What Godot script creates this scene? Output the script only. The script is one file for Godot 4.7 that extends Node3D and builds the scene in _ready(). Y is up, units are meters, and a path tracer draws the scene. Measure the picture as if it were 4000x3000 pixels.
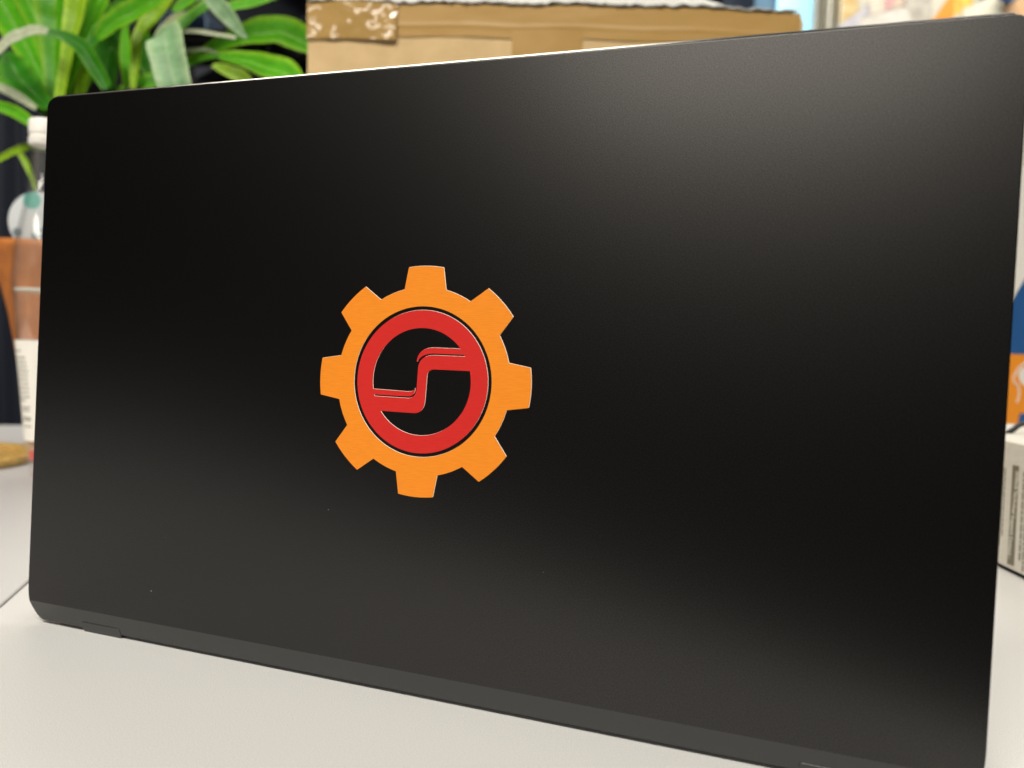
extends Node3D
# A black laptop seen from behind, its lid printed with an orange gear, on a pale desk.

var taken := {}
var rng := RandomNumberGenerator.new()
var M := {}

# ---------------------------------------------------------------- names and nodes
func numbered(called: String) -> String:
	var n: int = taken.get(called, 0)
	taken[called] = n + 1
	return called if n == 0 else "%s_%03d" % [called, n]

func thing(called: String, label: String, category: String, at := Vector3.ZERO, turn := 0.0, group := "") -> Node3D:
	var o := Node3D.new()
	o.name = numbered(called)
	add_child(o, true)
	o.position = at
	o.rotation.y = turn
	o.set_meta("label", label)
	o.set_meta("category", category)
	if group:
		o.set_meta("group", group)
	return o

func obj(called: String, mesh: Mesh, mat: Material, parent: Node3D = null) -> MeshInstance3D:
	var o := MeshInstance3D.new()
	o.mesh = mesh
	o.material_override = mat
	if parent == null or parent == self:
		o.name = numbered(called)
		add_child(o, true)
	else:
		var k := 0
		while parent.has_node(NodePath(called if k == 0 else "%s_%03d" % [called, k])):
			k += 1
		o.name = called if k == 0 else "%s_%03d" % [called, k]
		parent.add_child(o, true)
	return o

func structure(called: String, mesh: Mesh, mat: Material, label: String) -> MeshInstance3D:
	var o := obj(called, mesh, mat)
	o.set_meta("kind", "structure")
	o.set_meta("label", label)
	return o

# ---------------------------------------------------------------- shapes
func begin() -> SurfaceTool:
	var st := SurfaceTool.new()
	st.begin(Mesh.PRIMITIVE_TRIANGLES)
	return st

func done(st: SurfaceTool) -> ArrayMesh:
	return st.commit()

func tri(st: SurfaceTool, a: Vector3, b: Vector3, c: Vector3, n: Vector3) -> void:
	tri_n(st, a, b, c, n, n, n)

func tri_n(st: SurfaceTool, a: Vector3, b: Vector3, c: Vector3, na: Vector3, nb: Vector3, nc: Vector3, ua := Vector2.ZERO, ub := Vector2.ZERO, uc := Vector2.ZERO) -> void:
	var g := (b - a).cross(c - a)
	var flip := g.dot(na + nb + nc) > 0.0
	st.set_normal(na); st.set_uv(ua); st.add_vertex(a)
	if flip:
		st.set_normal(nc); st.set_uv(uc); st.add_vertex(c)
		st.set_normal(nb); st.set_uv(ub); st.add_vertex(b)
	else:
		st.set_normal(nb); st.set_uv(ub); st.add_vertex(b)
		st.set_normal(nc); st.set_uv(uc); st.add_vertex(c)

func quad(st: SurfaceTool, a: Vector3, b: Vector3, c: Vector3, d: Vector3, n: Vector3) -> void:
	tri(st, a, b, c, n)
	tri(st, a, c, d, n)

func quad_n(st: SurfaceTool, p: Array, n: Array, u: Array) -> void:
	tri_n(st, p[0], p[1], p[2], n[0], n[1], n[2], u[0], u[1], u[2])
	tri_n(st, p[0], p[2], p[3], n[0], n[2], n[3], u[0], u[2], u[3])

# a box with rounded edges: the outline in x-y is extruded along z
func ring_normals(o: PackedVector2Array) -> PackedVector2Array:
	var out := PackedVector2Array()
	var k := o.size()
	for i in k:
		var a := (o[i] - o[(i + k - 1) % k]).normalized()
		var b := (o[(i + 1) % k] - o[i]).normalized()
		var t := (a + b).normalized()
		out.append(Vector2(t.y, -t.x))      # outward for a counter-clockwise outline
	return out

func flat_z(_y: float) -> float:
	return 0.0

func extrude(st: SurfaceTool, o: PackedVector2Array, z0: float, z1: float, bevel := 0.0, steps := 3, bend = null, cut := 1e9, below: SurfaceTool = null) -> void:
	# z1 is the front; bend(y) is added to the front's z; the front is split at y = cut so that it may fold there
	if Geometry2D.is_polygon_clockwise(o):
		o = o.duplicate()
		o.reverse()
	var nr := ring_normals(o)
	var k := o.size()
	var f := func(y: float) -> float: return bend.call(y) if bend != null else 0.0
	var rows: Array = []
	for s in steps + 1:
		var a := PI / 2 * s / float(maxi(steps, 1)) if bevel > 0.0 else PI / 2
		var pos := PackedVector3Array()
		var nor := PackedVector3Array()
		for i in k:
			var q := o[i] - nr[i] * bevel * (1.0 - sin(a))
			pos.append(Vector3(q.x, q.y, z1 + f.call(q.y) - bevel * (1.0 - cos(a))))
			nor.append(Vector3(nr[i].x * sin(a), nr[i].y * sin(a), cos(a)).normalized())
		rows.append([pos, nor])
		if bevel <= 0.0:
			break
	var back := PackedVector3Array()
	var side := PackedVector3Array()
	for i in k:
		back.append(Vector3(o[i].x, o[i].y, z0))
		side.append(Vector3(nr[i].x, nr[i].y, 0))
	if bevel <= 0.0:
		rows[0][1] = side
	rows.append([back, side])
	for r in rows.size() - 1:
		for i in k:
			var j := (i + 1) % k
			quad_n(st, [rows[r][0][i], rows[r][0][j], rows[r + 1][0][j], rows[r + 1][0][i]], [rows[r][1][i], rows[r][1][j], rows[r + 1][1][j], rows[r + 1][1][i]], [Vector2(), Vector2(), Vector2(), Vector2()])
	var face := PackedVector2Array()
	for p in rows[0][0]:
		face.append(Vector2(p.x, p.y))
	var faces: Array = [face]
	if cut < 1e8:
		var big := 10.0
		faces = Geometry2D.intersect_polygons(face, PackedVector2Array([Vector2(-big, cut), Vector2(big, cut), Vector2(big, big), Vector2(-big, big)]))
		faces.append_array(Geometry2D.intersect_polygons(face, PackedVector2Array([Vector2(-big, -big), Vector2(big, -big), Vector2(big, cut), Vector2(-big, cut)])))
	for g in faces:
		var under := true
		for p in g:
			under = under and p.y <= cut + 1e-5
		cap(below if below != null and under else st, g, z1, f, 1.0)
	cap(st, o, z0, func(_y: float) -> float: return 0.0, -1.0)

func cap(st: SurfaceTool, g: PackedVector2Array, z: float, f: Callable, way: float) -> void:
	var big := PackedVector2Array()              # in millimetres, which the triangulation needs
	for p in g:
		big.append(p * 1000.0)
	var t := Geometry2D.triangulate_polygon(big)
	for i in range(0, t.size(), 3):
		var v: Array = []
		for q in 3:
			var p := g[t[i + q]]
			v.append(Vector3(p.x, p.y, z + f.call(p.y)))
		var n: Vector3 = (v[1] - v[0]).cross(v[2] - v[0]).normalized()
		if n.z * way < 0.0:
			n = -n
		tri(st, v[0], v[1], v[2], n)

func rounded(w0: float, h0: float, w1: float, h1: float, r: float, seg := 6) -> PackedVector2Array:
	var o := PackedVector2Array()
	for c in [[w1 - r, h0 + r, -PI / 2], [w1 - r, h1 - r, 0.0], [w0 + r, h1 - r, PI / 2], [w0 + r, h0 + r, PI]]:
		for i in seg + 1:
			var a: float = c[2] + PI / 2 * i / seg
			o.append(Vector2(c[0] + r * cos(a), c[1] + r * sin(a)))
	return o

func slab(x0: float, y0: float, z0: float, x1: float, y1: float, z1: float, bevel := 0.001, corner := 0.0) -> ArrayMesh:
	var st := begin()
	extrude(st, rounded(x0, y0, x1, y1, maxf(corner, bevel * 0.6 + 1e-5), 3), z0, z1, bevel)
	return done(st)

# a body of revolution; profile is a list of (radius, height)
func lathe(profile: Array, seg := 48, from := 0.0, to := TAU) -> ArrayMesh:
	var st := begin()
	var k := profile.size()
	var len := 0.0
	var us := [0.0]
	for i in k - 1:
		len += (profile[i + 1] - profile[i]).length()
		us.append(len)
	for i in k - 1:
		var a: Vector2 = profile[i]
		var b: Vector2 = profile[i + 1]
		var na := edge_normal(profile, i, false)
		var nb := edge_normal(profile, i + 1, true)
		for s in seg:
			var p: Array = []
			var n: Array = []
			var u: Array = []
			for e in [[a, na, s, us[i]], [a, na, s + 1, us[i]], [b, nb, s + 1, us[i + 1]], [b, nb, s, us[i + 1]]]:
				var t: float = lerpf(from, to, e[2] / float(seg))
				p.append(Vector3(e[0].x * cos(t), e[0].y, -e[0].x * sin(t)))
				n.append(Vector3(e[1].x * cos(t), e[1].y, -e[1].x * sin(t)))
				u.append(Vector2(e[2] / float(seg), e[3] / len))
			quad_n(st, p, n, u)
	return done(st)

func edge_normal(p: Array, i: int, coming: bool) -> Vector2:
	var k := p.size()
	var here := Vector2.ZERO
	var a: Vector2 = (p[i] - p[i - 1]).normalized() if i > 0 else Vector2.ZERO
	var b: Vector2 = (p[i + 1] - p[i]).normalized() if i < k - 1 else Vector2.ZERO
	if i > 0 and i < k - 1 and a.dot(b) > 0.75:
		here = (a + b).normalized()
	elif coming:
		here = a if i > 0 else b
	else:
		here = b if i < k - 1 else a
	return Vector2(here.y, -here.x)

func tube(points: Array, r: float, seg := 10) -> ArrayMesh:
	var st := begin()
	var k := points.size()
	var rows: Array = []
	for i in k:
		var t: Vector3 = (points[mini(i + 1, k - 1)] - points[maxi(i - 1, 0)]).normalized()
		var s := t.cross(Vector3(0.13, 0.9, 0.31)).normalized()
		var u := s.cross(t).normalized()
		var row: Array = []
		for j in seg:
			var a := TAU * j / seg
			row.append([points[i] + (s * cos(a) + u * sin(a)) * r, s * cos(a) + u * sin(a)])
		rows.append(row)
	for i in k - 1:
		for j in seg:
			var q := (j + 1) % seg
			quad_n(st, [rows[i][j][0], rows[i][q][0], rows[i + 1][q][0], rows[i + 1][j][0]], [rows[i][j][1], rows[i][q][1], rows[i + 1][q][1], rows[i + 1][j][1]], [Vector2(), Vector2(), Vector2(), Vector2()])
	for e in [0, k - 1]:
		var n: Vector3 = (points[0] - points[1]).normalized() if e == 0 else (points[k - 1] - points[k - 2]).normalized()
		for j in range(1, seg - 1):
			tri(st, rows[e][0][0], rows[e][j][0], rows[e][j + 1][0], n)
	return done(st)

func spline(p: Array, t: float) -> Variant:
	var k := p.size()
	var i := clampi(int(t), 0, k - 2)
	var f := t - i
	var a = p[maxi(i - 1, 0)]
	var b = p[i]
	var c = p[i + 1]
	var d = p[mini(i + 2, k - 1)]
	return 0.5 * ((2.0 * b) + (c - a) * f + (2.0 * a - 5.0 * b + 4.0 * c - d) * f * f + (3.0 * b - a - 3.0 * c + d) * f * f * f)

# a sheet z = f(x, y) with thickness, for wrinkled tape, foam and paper
func sheet(x0: float, y0: float, x1: float, y1: float, nx: int, ny: int, f: Callable, thick: float) -> ArrayMesh:
	var st := begin()
	var at := func(i: int, j: int) -> Vector3: return f.call(lerpf(x0, x1, i / float(nx)), lerpf(y0, y1, j / float(ny)))
	var nor := func(i: int, j: int) -> Vector3: return ((at.call(i + 1, j) - at.call(i - 1, j)).cross(at.call(i, j + 1) - at.call(i, j - 1))).normalized()
	var p: Array = []
	var n: Array = []
	for j in ny + 1:
		for i in nx + 1:
			p.append(at.call(i, j))
			n.append(nor.call(i, j))
	var w := nx + 1
	for j in ny:
		for i in nx:
			var a := j * w + i
			var q := [a, a + 1, a + 1 + w, a + w]
			quad_n(st, [p[q[0]], p[q[1]], p[q[2]], p[q[3]]], [n[q[0]], n[q[1]], n[q[2]], n[q[3]]], [Vector2(), Vector2(), Vector2(), Vector2()])
			quad_n(st, [p[q[0]] - n[q[0]] * thick, p[q[1]] - n[q[1]] * thick, p[q[2]] - n[q[2]] * thick, p[q[3]] - n[q[3]] * thick], [-n[q[0]], -n[q[1]], -n[q[2]], -n[q[3]]], [Vector2(), Vector2(), Vector2(), Vector2()])
	var rim: Array = []
	for i in nx: rim.append([i, i + 1])
	for i in nx: rim.append([ny * w + i, ny * w + i + 1])
	for j in ny: rim.append([j * w, j * w + w])
	for j in ny: rim.append([j * w + nx, j * w + w + nx])
	var mid: Vector3 = p[(ny / 2) * w + nx / 2]
	for e in rim:
		var o: Vector3 = ((p[e[0]] + p[e[1]]) * 0.5 - mid).normalized()
		var g: Vector3 = (p[e[1]] - p[e[0]]).cross(n[e[0]]).normalized()
		if g.dot(o) < 0: g = -g
		quad(st, p[e[0]], p[e[1]], p[e[1]] - n[e[1]] * thick, p[e[0]] - n[e[0]] * thick, g)
	return done(st)

# ---------------------------------------------------------------- materials
func noise(freq: float, kind := FastNoiseLite.TYPE_SIMPLEX_SMOOTH, oct := 3, sd := 1) -> FastNoiseLite:
	var n := FastNoiseLite.new()
	n.noise_type = kind
	n.frequency = freq
	n.fractal_octaves = oct
	n.seed = sd
	return n

func noise_tex(freq: float, lo: Color, hi: Color, size := 512, oct := 3, sd := 1, mid := 0.5) -> NoiseTexture2D:
	var t := NoiseTexture2D.new()
	t.width = size
	t.height = size
	t.seamless = true
	t.noise = noise(freq, FastNoiseLite.TYPE_SIMPLEX_SMOOTH, oct, sd)
	var g := Gradient.new()
	g.set_color(0, lo)
	g.set_color(1, hi)
	if mid != 0.5:
		g.set_offset(0, mid - 0.15)
		g.set_offset(1, mid + 0.15)
	t.color_ramp = g
	return t

func bump_tex(freq: float, strength: float, size := 512, oct := 2, sd := 3) -> NoiseTexture2D:
	var t := NoiseTexture2D.new()
	t.width = size
	t.height = size
	t.seamless = true
	t.as_normal_map = true
	t.bump_strength = strength
	t.noise = noise(freq, FastNoiseLite.TYPE_SIMPLEX_SMOOTH, oct, sd)
	return t

func mat(called: String, c: Color, rough := 0.6, spec := 0.5, metal := 0.0) -> StandardMaterial3D:
	# c is the real (linear) base colour
	var m := StandardMaterial3D.new()
	m.resource_name = called
	m.albedo_color = c.linear_to_srgb()
	m.roughness = rough
	m.metallic_specular = spec
	m.metallic = metal
	M[called] = m
	return m

func tri_map(m: StandardMaterial3D, per_metre: float) -> void:
	m.uv1_triplanar = true
	m.uv1_scale = Vector3.ONE * per_metre

func textured(m: StandardMaterial3D, lo: float, freq: float, per_metre: float, sd := 1, oct := 3, size := 512) -> void:
	m.albedo_texture = noise_tex(freq, Color(lo, lo, lo), Color.WHITE, size, oct, sd)
	tri_map(m, per_metre)

func bumped(m: StandardMaterial3D, freq: float, strength: float, scale: float, per_metre: float, sd := 3, size := 512, oct := 2) -> void:
	m.normal_enabled = true
	m.normal_texture = bump_tex(freq, strength, size, oct, sd)
	m.normal_scale = scale
	tri_map(m, per_metre)

func materials() -> void:
	# dark metallic coating: fine flakes vary how much it mirrors
	var m := mat("lid_black", Color(0.113, 0.111, 0.109), 0.31, 0.5, 1.0)
	m.albedo_texture = noise_tex(0.18, Color(0.5, 0.5, 0.51), Color.WHITE, 2048, 3, 9)
	m.albedo_texture.seamless = false
	tri_map(m, 7.0)
	m = mat("fold_black", Color(0.0075, 0.0074, 0.0074), 0.40, 0.62)  # separate tone for the strip: the desk's reflection is put into its colour
	m = mat("polished_edge", Color(0.55, 0.54, 0.52), 0.3, 0.5, 1.0)
	m = mat("chassis_black", Color(0.008, 0.008, 0.008), 0.5)
	m = mat("edge_black", Color(0.02, 0.02, 0.021), 0.3, 0.7)
	m = mat("rubber", Color(0.012, 0.012, 0.012), 0.55)
	m = mat("screen_glass", Color(0.006, 0.006, 0.008), 0.12)
	m = mat("gear_orange", Color(0.82, 0.25, 0.014), 0.42, 0.45)
	textured(m, 0.93, 0.06, 26.0, 5, 3)
	m.uv1_scale = Vector3(5.0, 70.0, 5.0)
	m = mat("badge_red", Color(0.58, 0.019, 0.016), 0.42, 0.45)
	textured(m, 0.94, 0.06, 26.0, 6, 3)
	m.uv1_scale = Vector3(5.0, 70.0, 5.0)
	m = mat("print_white", Color(0.85, 0.82, 0.72), 0.5)
	m = mat("dust", Color(0.5, 0.5, 0.48), 0.9)
	m = mat("desk_white", Color(0.63, 0.632, 0.625), 0.42, 0.45)
	m.albedo_texture = noise_tex(0.16, Color(0.84, 0.84, 0.845), Color.WHITE, 1024, 4, 12)
	tri_map(m, 10.0)
	m = mat("desk_edge", Color(0.55, 0.53, 0.5), 0.5)
	m = mat("desk_cool", Color(0.56, 0.562, 0.575), 0.42, 0.45)
	m.albedo_texture = M.desk_white.albedo_texture
	tri_map(m, 10.0)
	# bottle
	m = mat("glass", Color(0.85, 0.85, 0.82, 0.025), 0.02)
	m.transparency = BaseMaterial3D.TRANSPARENCY_ALPHA
	m = mat("water", Color(1, 1, 1, 0.02), 0.02)
	m.transparency = BaseMaterial3D.TRANSPARENCY_ALPHA
	m = mat("waterline_shine", Color(0.62, 0.62, 0.54), 0.4)
	m = mat("cap_metal", Color(0.86, 0.84, 0.78), 0.35, 0.6)
	m = mat("label_paper", Color(0.86, 0.83, 0.76), 0.55)
	m = mat("label_red", Color(0.6, 0.12, 0.1), 0.5)
	# pot and plant
	m = mat("terracotta", Color(0.62, 0.2, 0.035), 0.62)
	textured(m, 0.78, 0.012, 8.0, 21, 4)
	m = mat("soil", Color(0.03, 0.02, 0.014), 0.95)
	m = mat("cane", Color(0.16, 0.13, 0.05), 0.8)
	textured(m, 0.5, 0.03, 20.0, 22, 3)
	m = mat("leaf", Color(1, 1, 1), 0.42, 0.32)
	m.vertex_color_use_as_albedo = true
	m.backlight_enabled = true
	m.backlight = Color(0.42, 0.42, 0.42)
	m.albedo_texture = noise_tex(0.02, Color(0.78, 0.8, 0.78), Color.WHITE, 512, 4, 31)
	bumped(m, 0.03, 5.0, 0.25, 14.0, 32, 512, 3)
	m = mat("card_white", Color(0.6, 0.64, 0.66), 0.6)
	m = mat("card_teal", Color(0.1, 0.42, 0.36), 0.6)
	m = mat("card_slate", Color(0.16, 0.24, 0.28), 0.6)
	m = mat("bamboo", Color(0.76, 0.49, 0.15), 0.38)
	textured(m, 0.7, 0.02, 12.0, 41, 4)
	# cardboard box
	m = mat("cardboard", Color(0.67, 0.48, 0.245), 0.75)
	m.albedo_texture = noise_tex(0.012, Color(0.93, 0.92, 0.90), Color.WHITE, 512, 5, 51)
	bumped(m, 0.05, 3.0, 0.12, 5.0, 52, 512, 3)
	m = mat("cardboard_edge", Color(0.3, 0.18, 0.07), 0.85)
	m = mat("brown_tape", Color(0.44, 0.275, 0.095), 0.3, 0.25)
	bumped(m, 0.012, 8.0, 0.1, 5.0, 53, 512, 3)
	m = mat("wrinkled_tape", Color(0.44, 0.28, 0.10), 0.09, 0.65)
	m = mat("foam_white", Color(0.54, 0.54, 0.52), 0.6)
	# right side
	m = mat("carton_white", Color(0.6, 0.58, 0.52), 0.55)
	bumped(m, 0.03, 6.0, 0.2, 10.0, 61, 512, 3)
	m = mat("shadow_line_dark", Color(0.02, 0.018, 0.015), 0.6)
	m = mat("banner_olive", Color(0.15, 0.135, 0.095), 0.55)
	m = mat("banner_text", Color(0.66, 0.64, 0.56), 0.55)
	m = mat("print_grey", Color(0.22, 0.21, 0.17), 0.6)
	m = mat("orange_card", Color(0.78, 0.27, 0.015), 0.5)
	m = mat("blue_card", Color(0.012, 0.085, 0.26), 0.5)
	m = mat("cable_black", Color(0.012, 0.012, 0.012), 0.5)
	m = mat("paper_white", Color(0.75, 0.73, 0.68), 0.6)
	# far things
	m = mat("wall_dark", Color(0.005, 0.005, 0.0065), 0.8)
	m = mat("cabinet_slate", Color(0.05, 0.056, 0.075), 0.6)
	m = mat("cabinet_grey", Color(0.05, 0.05, 0.055), 0.6)
	m = mat("binder_blue", Color(0.13, 0.2, 0.31), 0.5)
	m = mat("binder_navy", Color(0.05, 0.08, 0.14), 0.5)
	m = mat("curtain_navy", Color(0.006, 0.011, 0.025), 0.7)
	m = mat("wall_pale", Color(0.5, 0.49, 0.43), 0.8)
	m = mat("frame_pale", Color(0.8, 0.79, 0.72), 0.5)
	m = mat("floor_grey", Color(0.08, 0.08, 0.08), 0.9)
	m = mat("lamp_housing", Color(0.7, 0.7, 0.7), 0.5)
	m = mat("lamp_glow", Color(0.9, 0.9, 0.85), 0.6)
	m.emission_enabled = true
	m.emission = Color(1.0, 0.93, 0.8)
	m.emission_energy_multiplier = 1.5
	m = mat("window_glow", Color(0.5, 0.7, 0.8), 0.3)
	m.emission_enabled = true
	m.emission = Color(0.62, 0.9, 1.0)
	m.emission_energy_multiplier = 0.85
	m = mat("pane_dim", Color(0.12, 0.2, 0.27), 0.3)
	m.emission_enabled = true
	m.emission = Color(0.36, 0.52, 0.64)
	m.emission_energy_multiplier = 0.5

# ---------------------------------------------------------------- the laptop
const LW := 0.36
const LH := 0.2149
const FOLD := -0.0089

func lid_bend(y: float) -> float:
	return y * 0.36 if y < 0.0 else 0.0

func lid_outline(inset := 0.0) -> PackedVector2Array:
	var o := PackedVector2Array()
	var w := LW - inset
	var b := FOLD + inset
	var t := LH - 0.0004 - inset
	# bottom right, top right, top left, bottom left
	for c in [[w - 0.0060, b + 0.0170, 0.0060, 0.0170, -PI / 2], [w - 0.0042, t - 0.0040, 0.0042, 0.0040, 0.0], [inset + 0.0045, t - 0.0045, 0.0045, 0.0045, PI / 2], [inset + 0.0060, b + 0.0170, 0.0060, 0.0170, PI]]:
		for i in 13:
			var a: float = c[4] + PI / 2 * i / 12.0
			o.append(Vector2(c[0] + c[2] * cos(a), c[1] + c[3] * sin(a)))
	return o

func circle(r: float, seg := 128, c := Vector2.ZERO) -> PackedVector2Array:
	var o := PackedVector2Array()
	for i in seg:
		o.append(c + Vector2(cos(TAU * i / seg), sin(TAU * i / seg)) * r)
	return o

func gear_outline() -> PackedVector2Array:
	var o := PackedVector2Array()
	for k in 8:
		var m := deg_to_rad(45.0 * k)
		for i in 7:                                # the tooth's outer arc
			var a := m + deg_to_rad(lerpf(-9.5, 9.5, i / 6.0))
			o.append(Vector2(cos(a), sin(a)) * 40.75)
		for i in 9:                                # the root arc to the next tooth
			var a := m + deg_to_rad(lerpf(13.9, 31.1, i / 8.0))
			o.append(Vector2(cos(a), sin(a)) * 33.35)
	return o

func bezier(a: Vector2, b: Vector2, c: Vector2, k := 8) -> PackedVector2Array:
	var o := PackedVector2Array()
	for i in k + 1:
		var t := i / float(k)
		o.append(a.lerp(b, t).lerp(b.lerp(c, t), t))
	return o

func badge_holes() -> Array:
	# the black openings of the red badge: the inner disc without the bars of its letter-like sweep
	var bar := PackedVector2Array()
	bar.append_array([Vector2(22, 9.55), Vector2(5.2, 9.55)])
	bar.append_array(bezier(Vector2(5.2, 9.55), Vector2(-1.3, 9.6), Vector2(-1.3, 4.2), 12))
	bar.append(Vector2(-1.45, -1.2))
	bar.append_array(bezier(Vector2(-1.5, -2.2), Vector2(-1.5, -6.05), Vector2(-5.0, -6.05), 12))
	bar.append_array([Vector2(-22, -6.05), Vector2(-22, -11.2), Vector2(-2.75, -11.2)])
	bar.append_array(bezier(Vector2(-2.75, -11.2), Vector2(1.9, -11.3), Vector2(2.0, -6.4), 12))
	bar.append(Vector2(2.2, -1.8))
	bar.append_array(bezier(Vector2(2.3, 1.7), Vector2(2.3, 4.6), Vector2(5.3, 4.6), 12))
	bar.append(Vector2(22, 4.65))
	var top := PackedVector2Array()
	top.append_array([Vector2(22, 12.1), Vector2(5.0, 12.2)])
	top.append_array(bezier(Vector2(5.0, 12.2), Vector2(-1.6, 12.2), Vector2(-1.95, 7.0), 12))
	top.append_array(bezier(Vector2(-1.7, 7.0), Vector2(-0.2, 10.1), Vector2(5.0, 10.15), 12))
	top.append(Vector2(22, 10.1))
	var low := PackedVector2Array()
	low.append_array([Vector2(-22, -3.45), Vector2(-5.0, -3.7)])
	low.append_array(bezier(Vector2(-5.0, -3.7), Vector2(-2.6, -3.7), Vector2(-2.15, -2.45), 8))
	low.append_array(bezier(Vector2(-2.0, -2.5), Vector2(-2.1, -5.45), Vector2(-5.0, -5.45), 10))
	low.append(Vector2(-22, -5.5))
	var left: Array = [circle(18.95)]
	for c in [bar, top, low]:
		var next: Array = []
		for p in left:
			next.append_array(Geometry2D.clip_polygons(p, c))
		left = next
	return left

func print_shape(outer: PackedVector2Array, holes: Array, cuts: Array, shift: Vector2, z0: float, z1: float) -> ArrayMesh:
	# millimetres in, metres out; cut into strips so that no piece has a hole of its own
	var st := begin()
	for i in cuts.size() - 1:
		var pieces: Array = Geometry2D.intersect_polygons(outer, PackedVector2Array([Vector2(cuts[i], -60), Vector2(cuts[i + 1], -60), Vector2(cuts[i + 1], 60), Vector2(cuts[i], 60)]))
		for h in holes:
			var next: Array = []
			for p in pieces:
				next.append_array(Geometry2D.clip_polygons(p, h))
			pieces = next
		for p in pieces:
			var o := PackedVector2Array()
			for q in p:
				var v: Vector2 = (q + shift) * 0.001
				if o.is_empty() or v.distance_to(o[o.size() - 1]) > 1e-5:
					o.append(v)
			if o.size() >= 3:
				extrude(st, o, z0, z1)
	return done(st)

func build_laptop() -> void:
	var t := thing("laptop", "black laptop standing open with an orange gear printed on its lid", "laptop")
	var st := begin()
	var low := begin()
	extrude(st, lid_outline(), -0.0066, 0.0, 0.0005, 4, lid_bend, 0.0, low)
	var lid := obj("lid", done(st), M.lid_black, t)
	obj("folded_edge", done(low), M.fold_black, lid).set_meta("label", "folded strip along the bottom of the lid, desk reflection put into its tone")
	lid.transform = Transform3D(Basis(Vector3.RIGHT, deg_to_rad(-3.0)), Vector3(-LW / 2, 0.0105, 0))
	lid.set_meta("label", "matte black outer lid with a folded lower edge")
	# emblem
	var mid := Vector3(0.1805, 0.1030, 0)
	var gear := gear_outline()
	var cuts := [-60.0, 0.0, 60.0]
	var ring := [circle(26.6)]
	var shift := Vector2(0.14, 0.115)
	var g := obj("gear_emblem", print_shape(gear, ring, cuts, Vector2.ZERO, 0.00002, 0.00013), M.gear_orange, lid)
	g.position = mid
	g.set_meta("label", "orange cogwheel print with eight teeth")
	var gw := obj("gear_underprint", print_shape(gear, ring, cuts, shift, 0.00001, 0.00007), M.print_white, lid)
	gw.position = mid
	gw.set_meta("label", "pale edge showing beside the orange gear")
	var holes := badge_holes()
	var red := obj("round_badge", print_shape(circle(25.25), holes, [-60.0, -10.0, 0.4, 10.0, 60.0], Vector2.ZERO, 0.00002, 0.00013), M.badge_red, lid)
	red.position = mid
	red.set_meta("label", "red ring with an S shaped double bar")
	var rw := obj("badge_underprint", print_shape(circle(25.25), holes, [-60.0, -10.0, 0.4, 10.0, 60.0], shift * 0.9, 0.00001, 0.00007), M.print_white, lid)
	rw.position = mid
	rw.set_meta("label", "pale edge showing beside the red badge")
	# polished chamfer along the top edge
	st = begin()
	var e0 := LH - 0.00045
	var e1 := LH + 0.0003
	var front := [Vector3(0.0040, e0, 0.00003), Vector3(LW - 0.0040, e0, 0.00003), Vector3(LW - 0.0048, e1, -0.00069), Vector3(0.0050, e1, -0.00069)]
	var back := Vector3(0, 0, -0.0066)
	var rear := [Vector3(0.0040, e0, 0) + back, Vector3(LW - 0.0040, e0, 0) + back, Vector3(LW - 0.0048, e1, 0) + back, Vector3(0.0050, e1, 0) + back]
	quad(st, front[0], front[1], front[2], front[3], Vector3(0, 0.7071, 0.7071))
	quad(st, front[3], front[2], rear[2], rear[3], Vector3(0, 1, 0))
	quad(st, front[0], front[3], rear[3], rear[0], Vector3(-0.6, 0.8, 0).normalized())
	quad(st, front[1], front[2], rear[2], rear[1], Vector3(0.6, 0.8, 0).normalized())
	quad(st, rear[0], rear[1], rear[2], rear[3], Vector3(0, 0, -1))
	var ed := obj("top_edge", done(st), M.polished_edge, lid)
	ed.set_meta("label", "bright cut edge along the top of the lid")
	# rubber feet let into the folded edge
	for s in [0.0384, LW - 0.0384]:
		var o := rounded(s - 0.0103, -0.0104, s + 0.0103, -0.0056, 0.0012)
		st = begin()
		extrude(st, o, -0.012, 0.0002, 0.0003, 2, lid_bend, 0.0)
		var f := obj("rubber_foot", done(st), M.fold_black, lid)
		f.set_meta("label", "black rubber foot under the lid edge")
	st = begin()
	extrude(st, rounded(0.012, -0.0100, LW - 0.012, 0.003, 0.001), -0.0125, -0.0064, 0.0)
	obj("gap_light_block", done(st), M.chassis_black, lid)  # added block that shuts light out of the gap under the lid
	st = begin()
	for d in [[0.0661, 0.0129, 0.00016], [0.1457, 0.0541, 0.00015], [0.0721, 0.0352, 0.0001], [0.1014, 0.1311, 0.0001], [0.2287, 0.0419, 0.0001]]:
		var r: float = d[2]
		extrude(st, PackedVector2Array([Vector2(d[0] - r * 1.6, d[1] - r * 0.5), Vector2(d[0] + r, d[1] - r * 0.7), Vector2(d[0] + r * 1.5, d[1] + r * 0.2), Vector2(d[0] - r * 0.4, d[1] + r * 0.6)]), 0.00001, 0.00012)
	var du := obj("dust_specks", done(st), M.dust, lid)
	du.set_meta("kind", "stuff")
	# display side of the lid
	st = begin()
	extrude(st, rounded(0.0008, 0.001, LW - 0.0008, LH - 0.0006, 0.004), -0.0082, -0.0067, 0.0)
	extrude(st, PackedVector2Array([Vector2(0.120, 0.2132), Vector2(0.262, 0.2132), Vector2(0.246, LH + 0.0006), Vector2(0.136, LH + 0.0006)]), -0.0080, -0.0068, 0.0)
	obj("display_bezel", done(st), M.edge_black, lid)
	st = begin()
	extrude(st, rounded(0.007, 0.014, LW - 0.007, LH - 0.011, 0.001), -0.0090, -0.0083, 0.0)
	obj("display_panel", done(st), M.screen_glass, lid)
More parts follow.
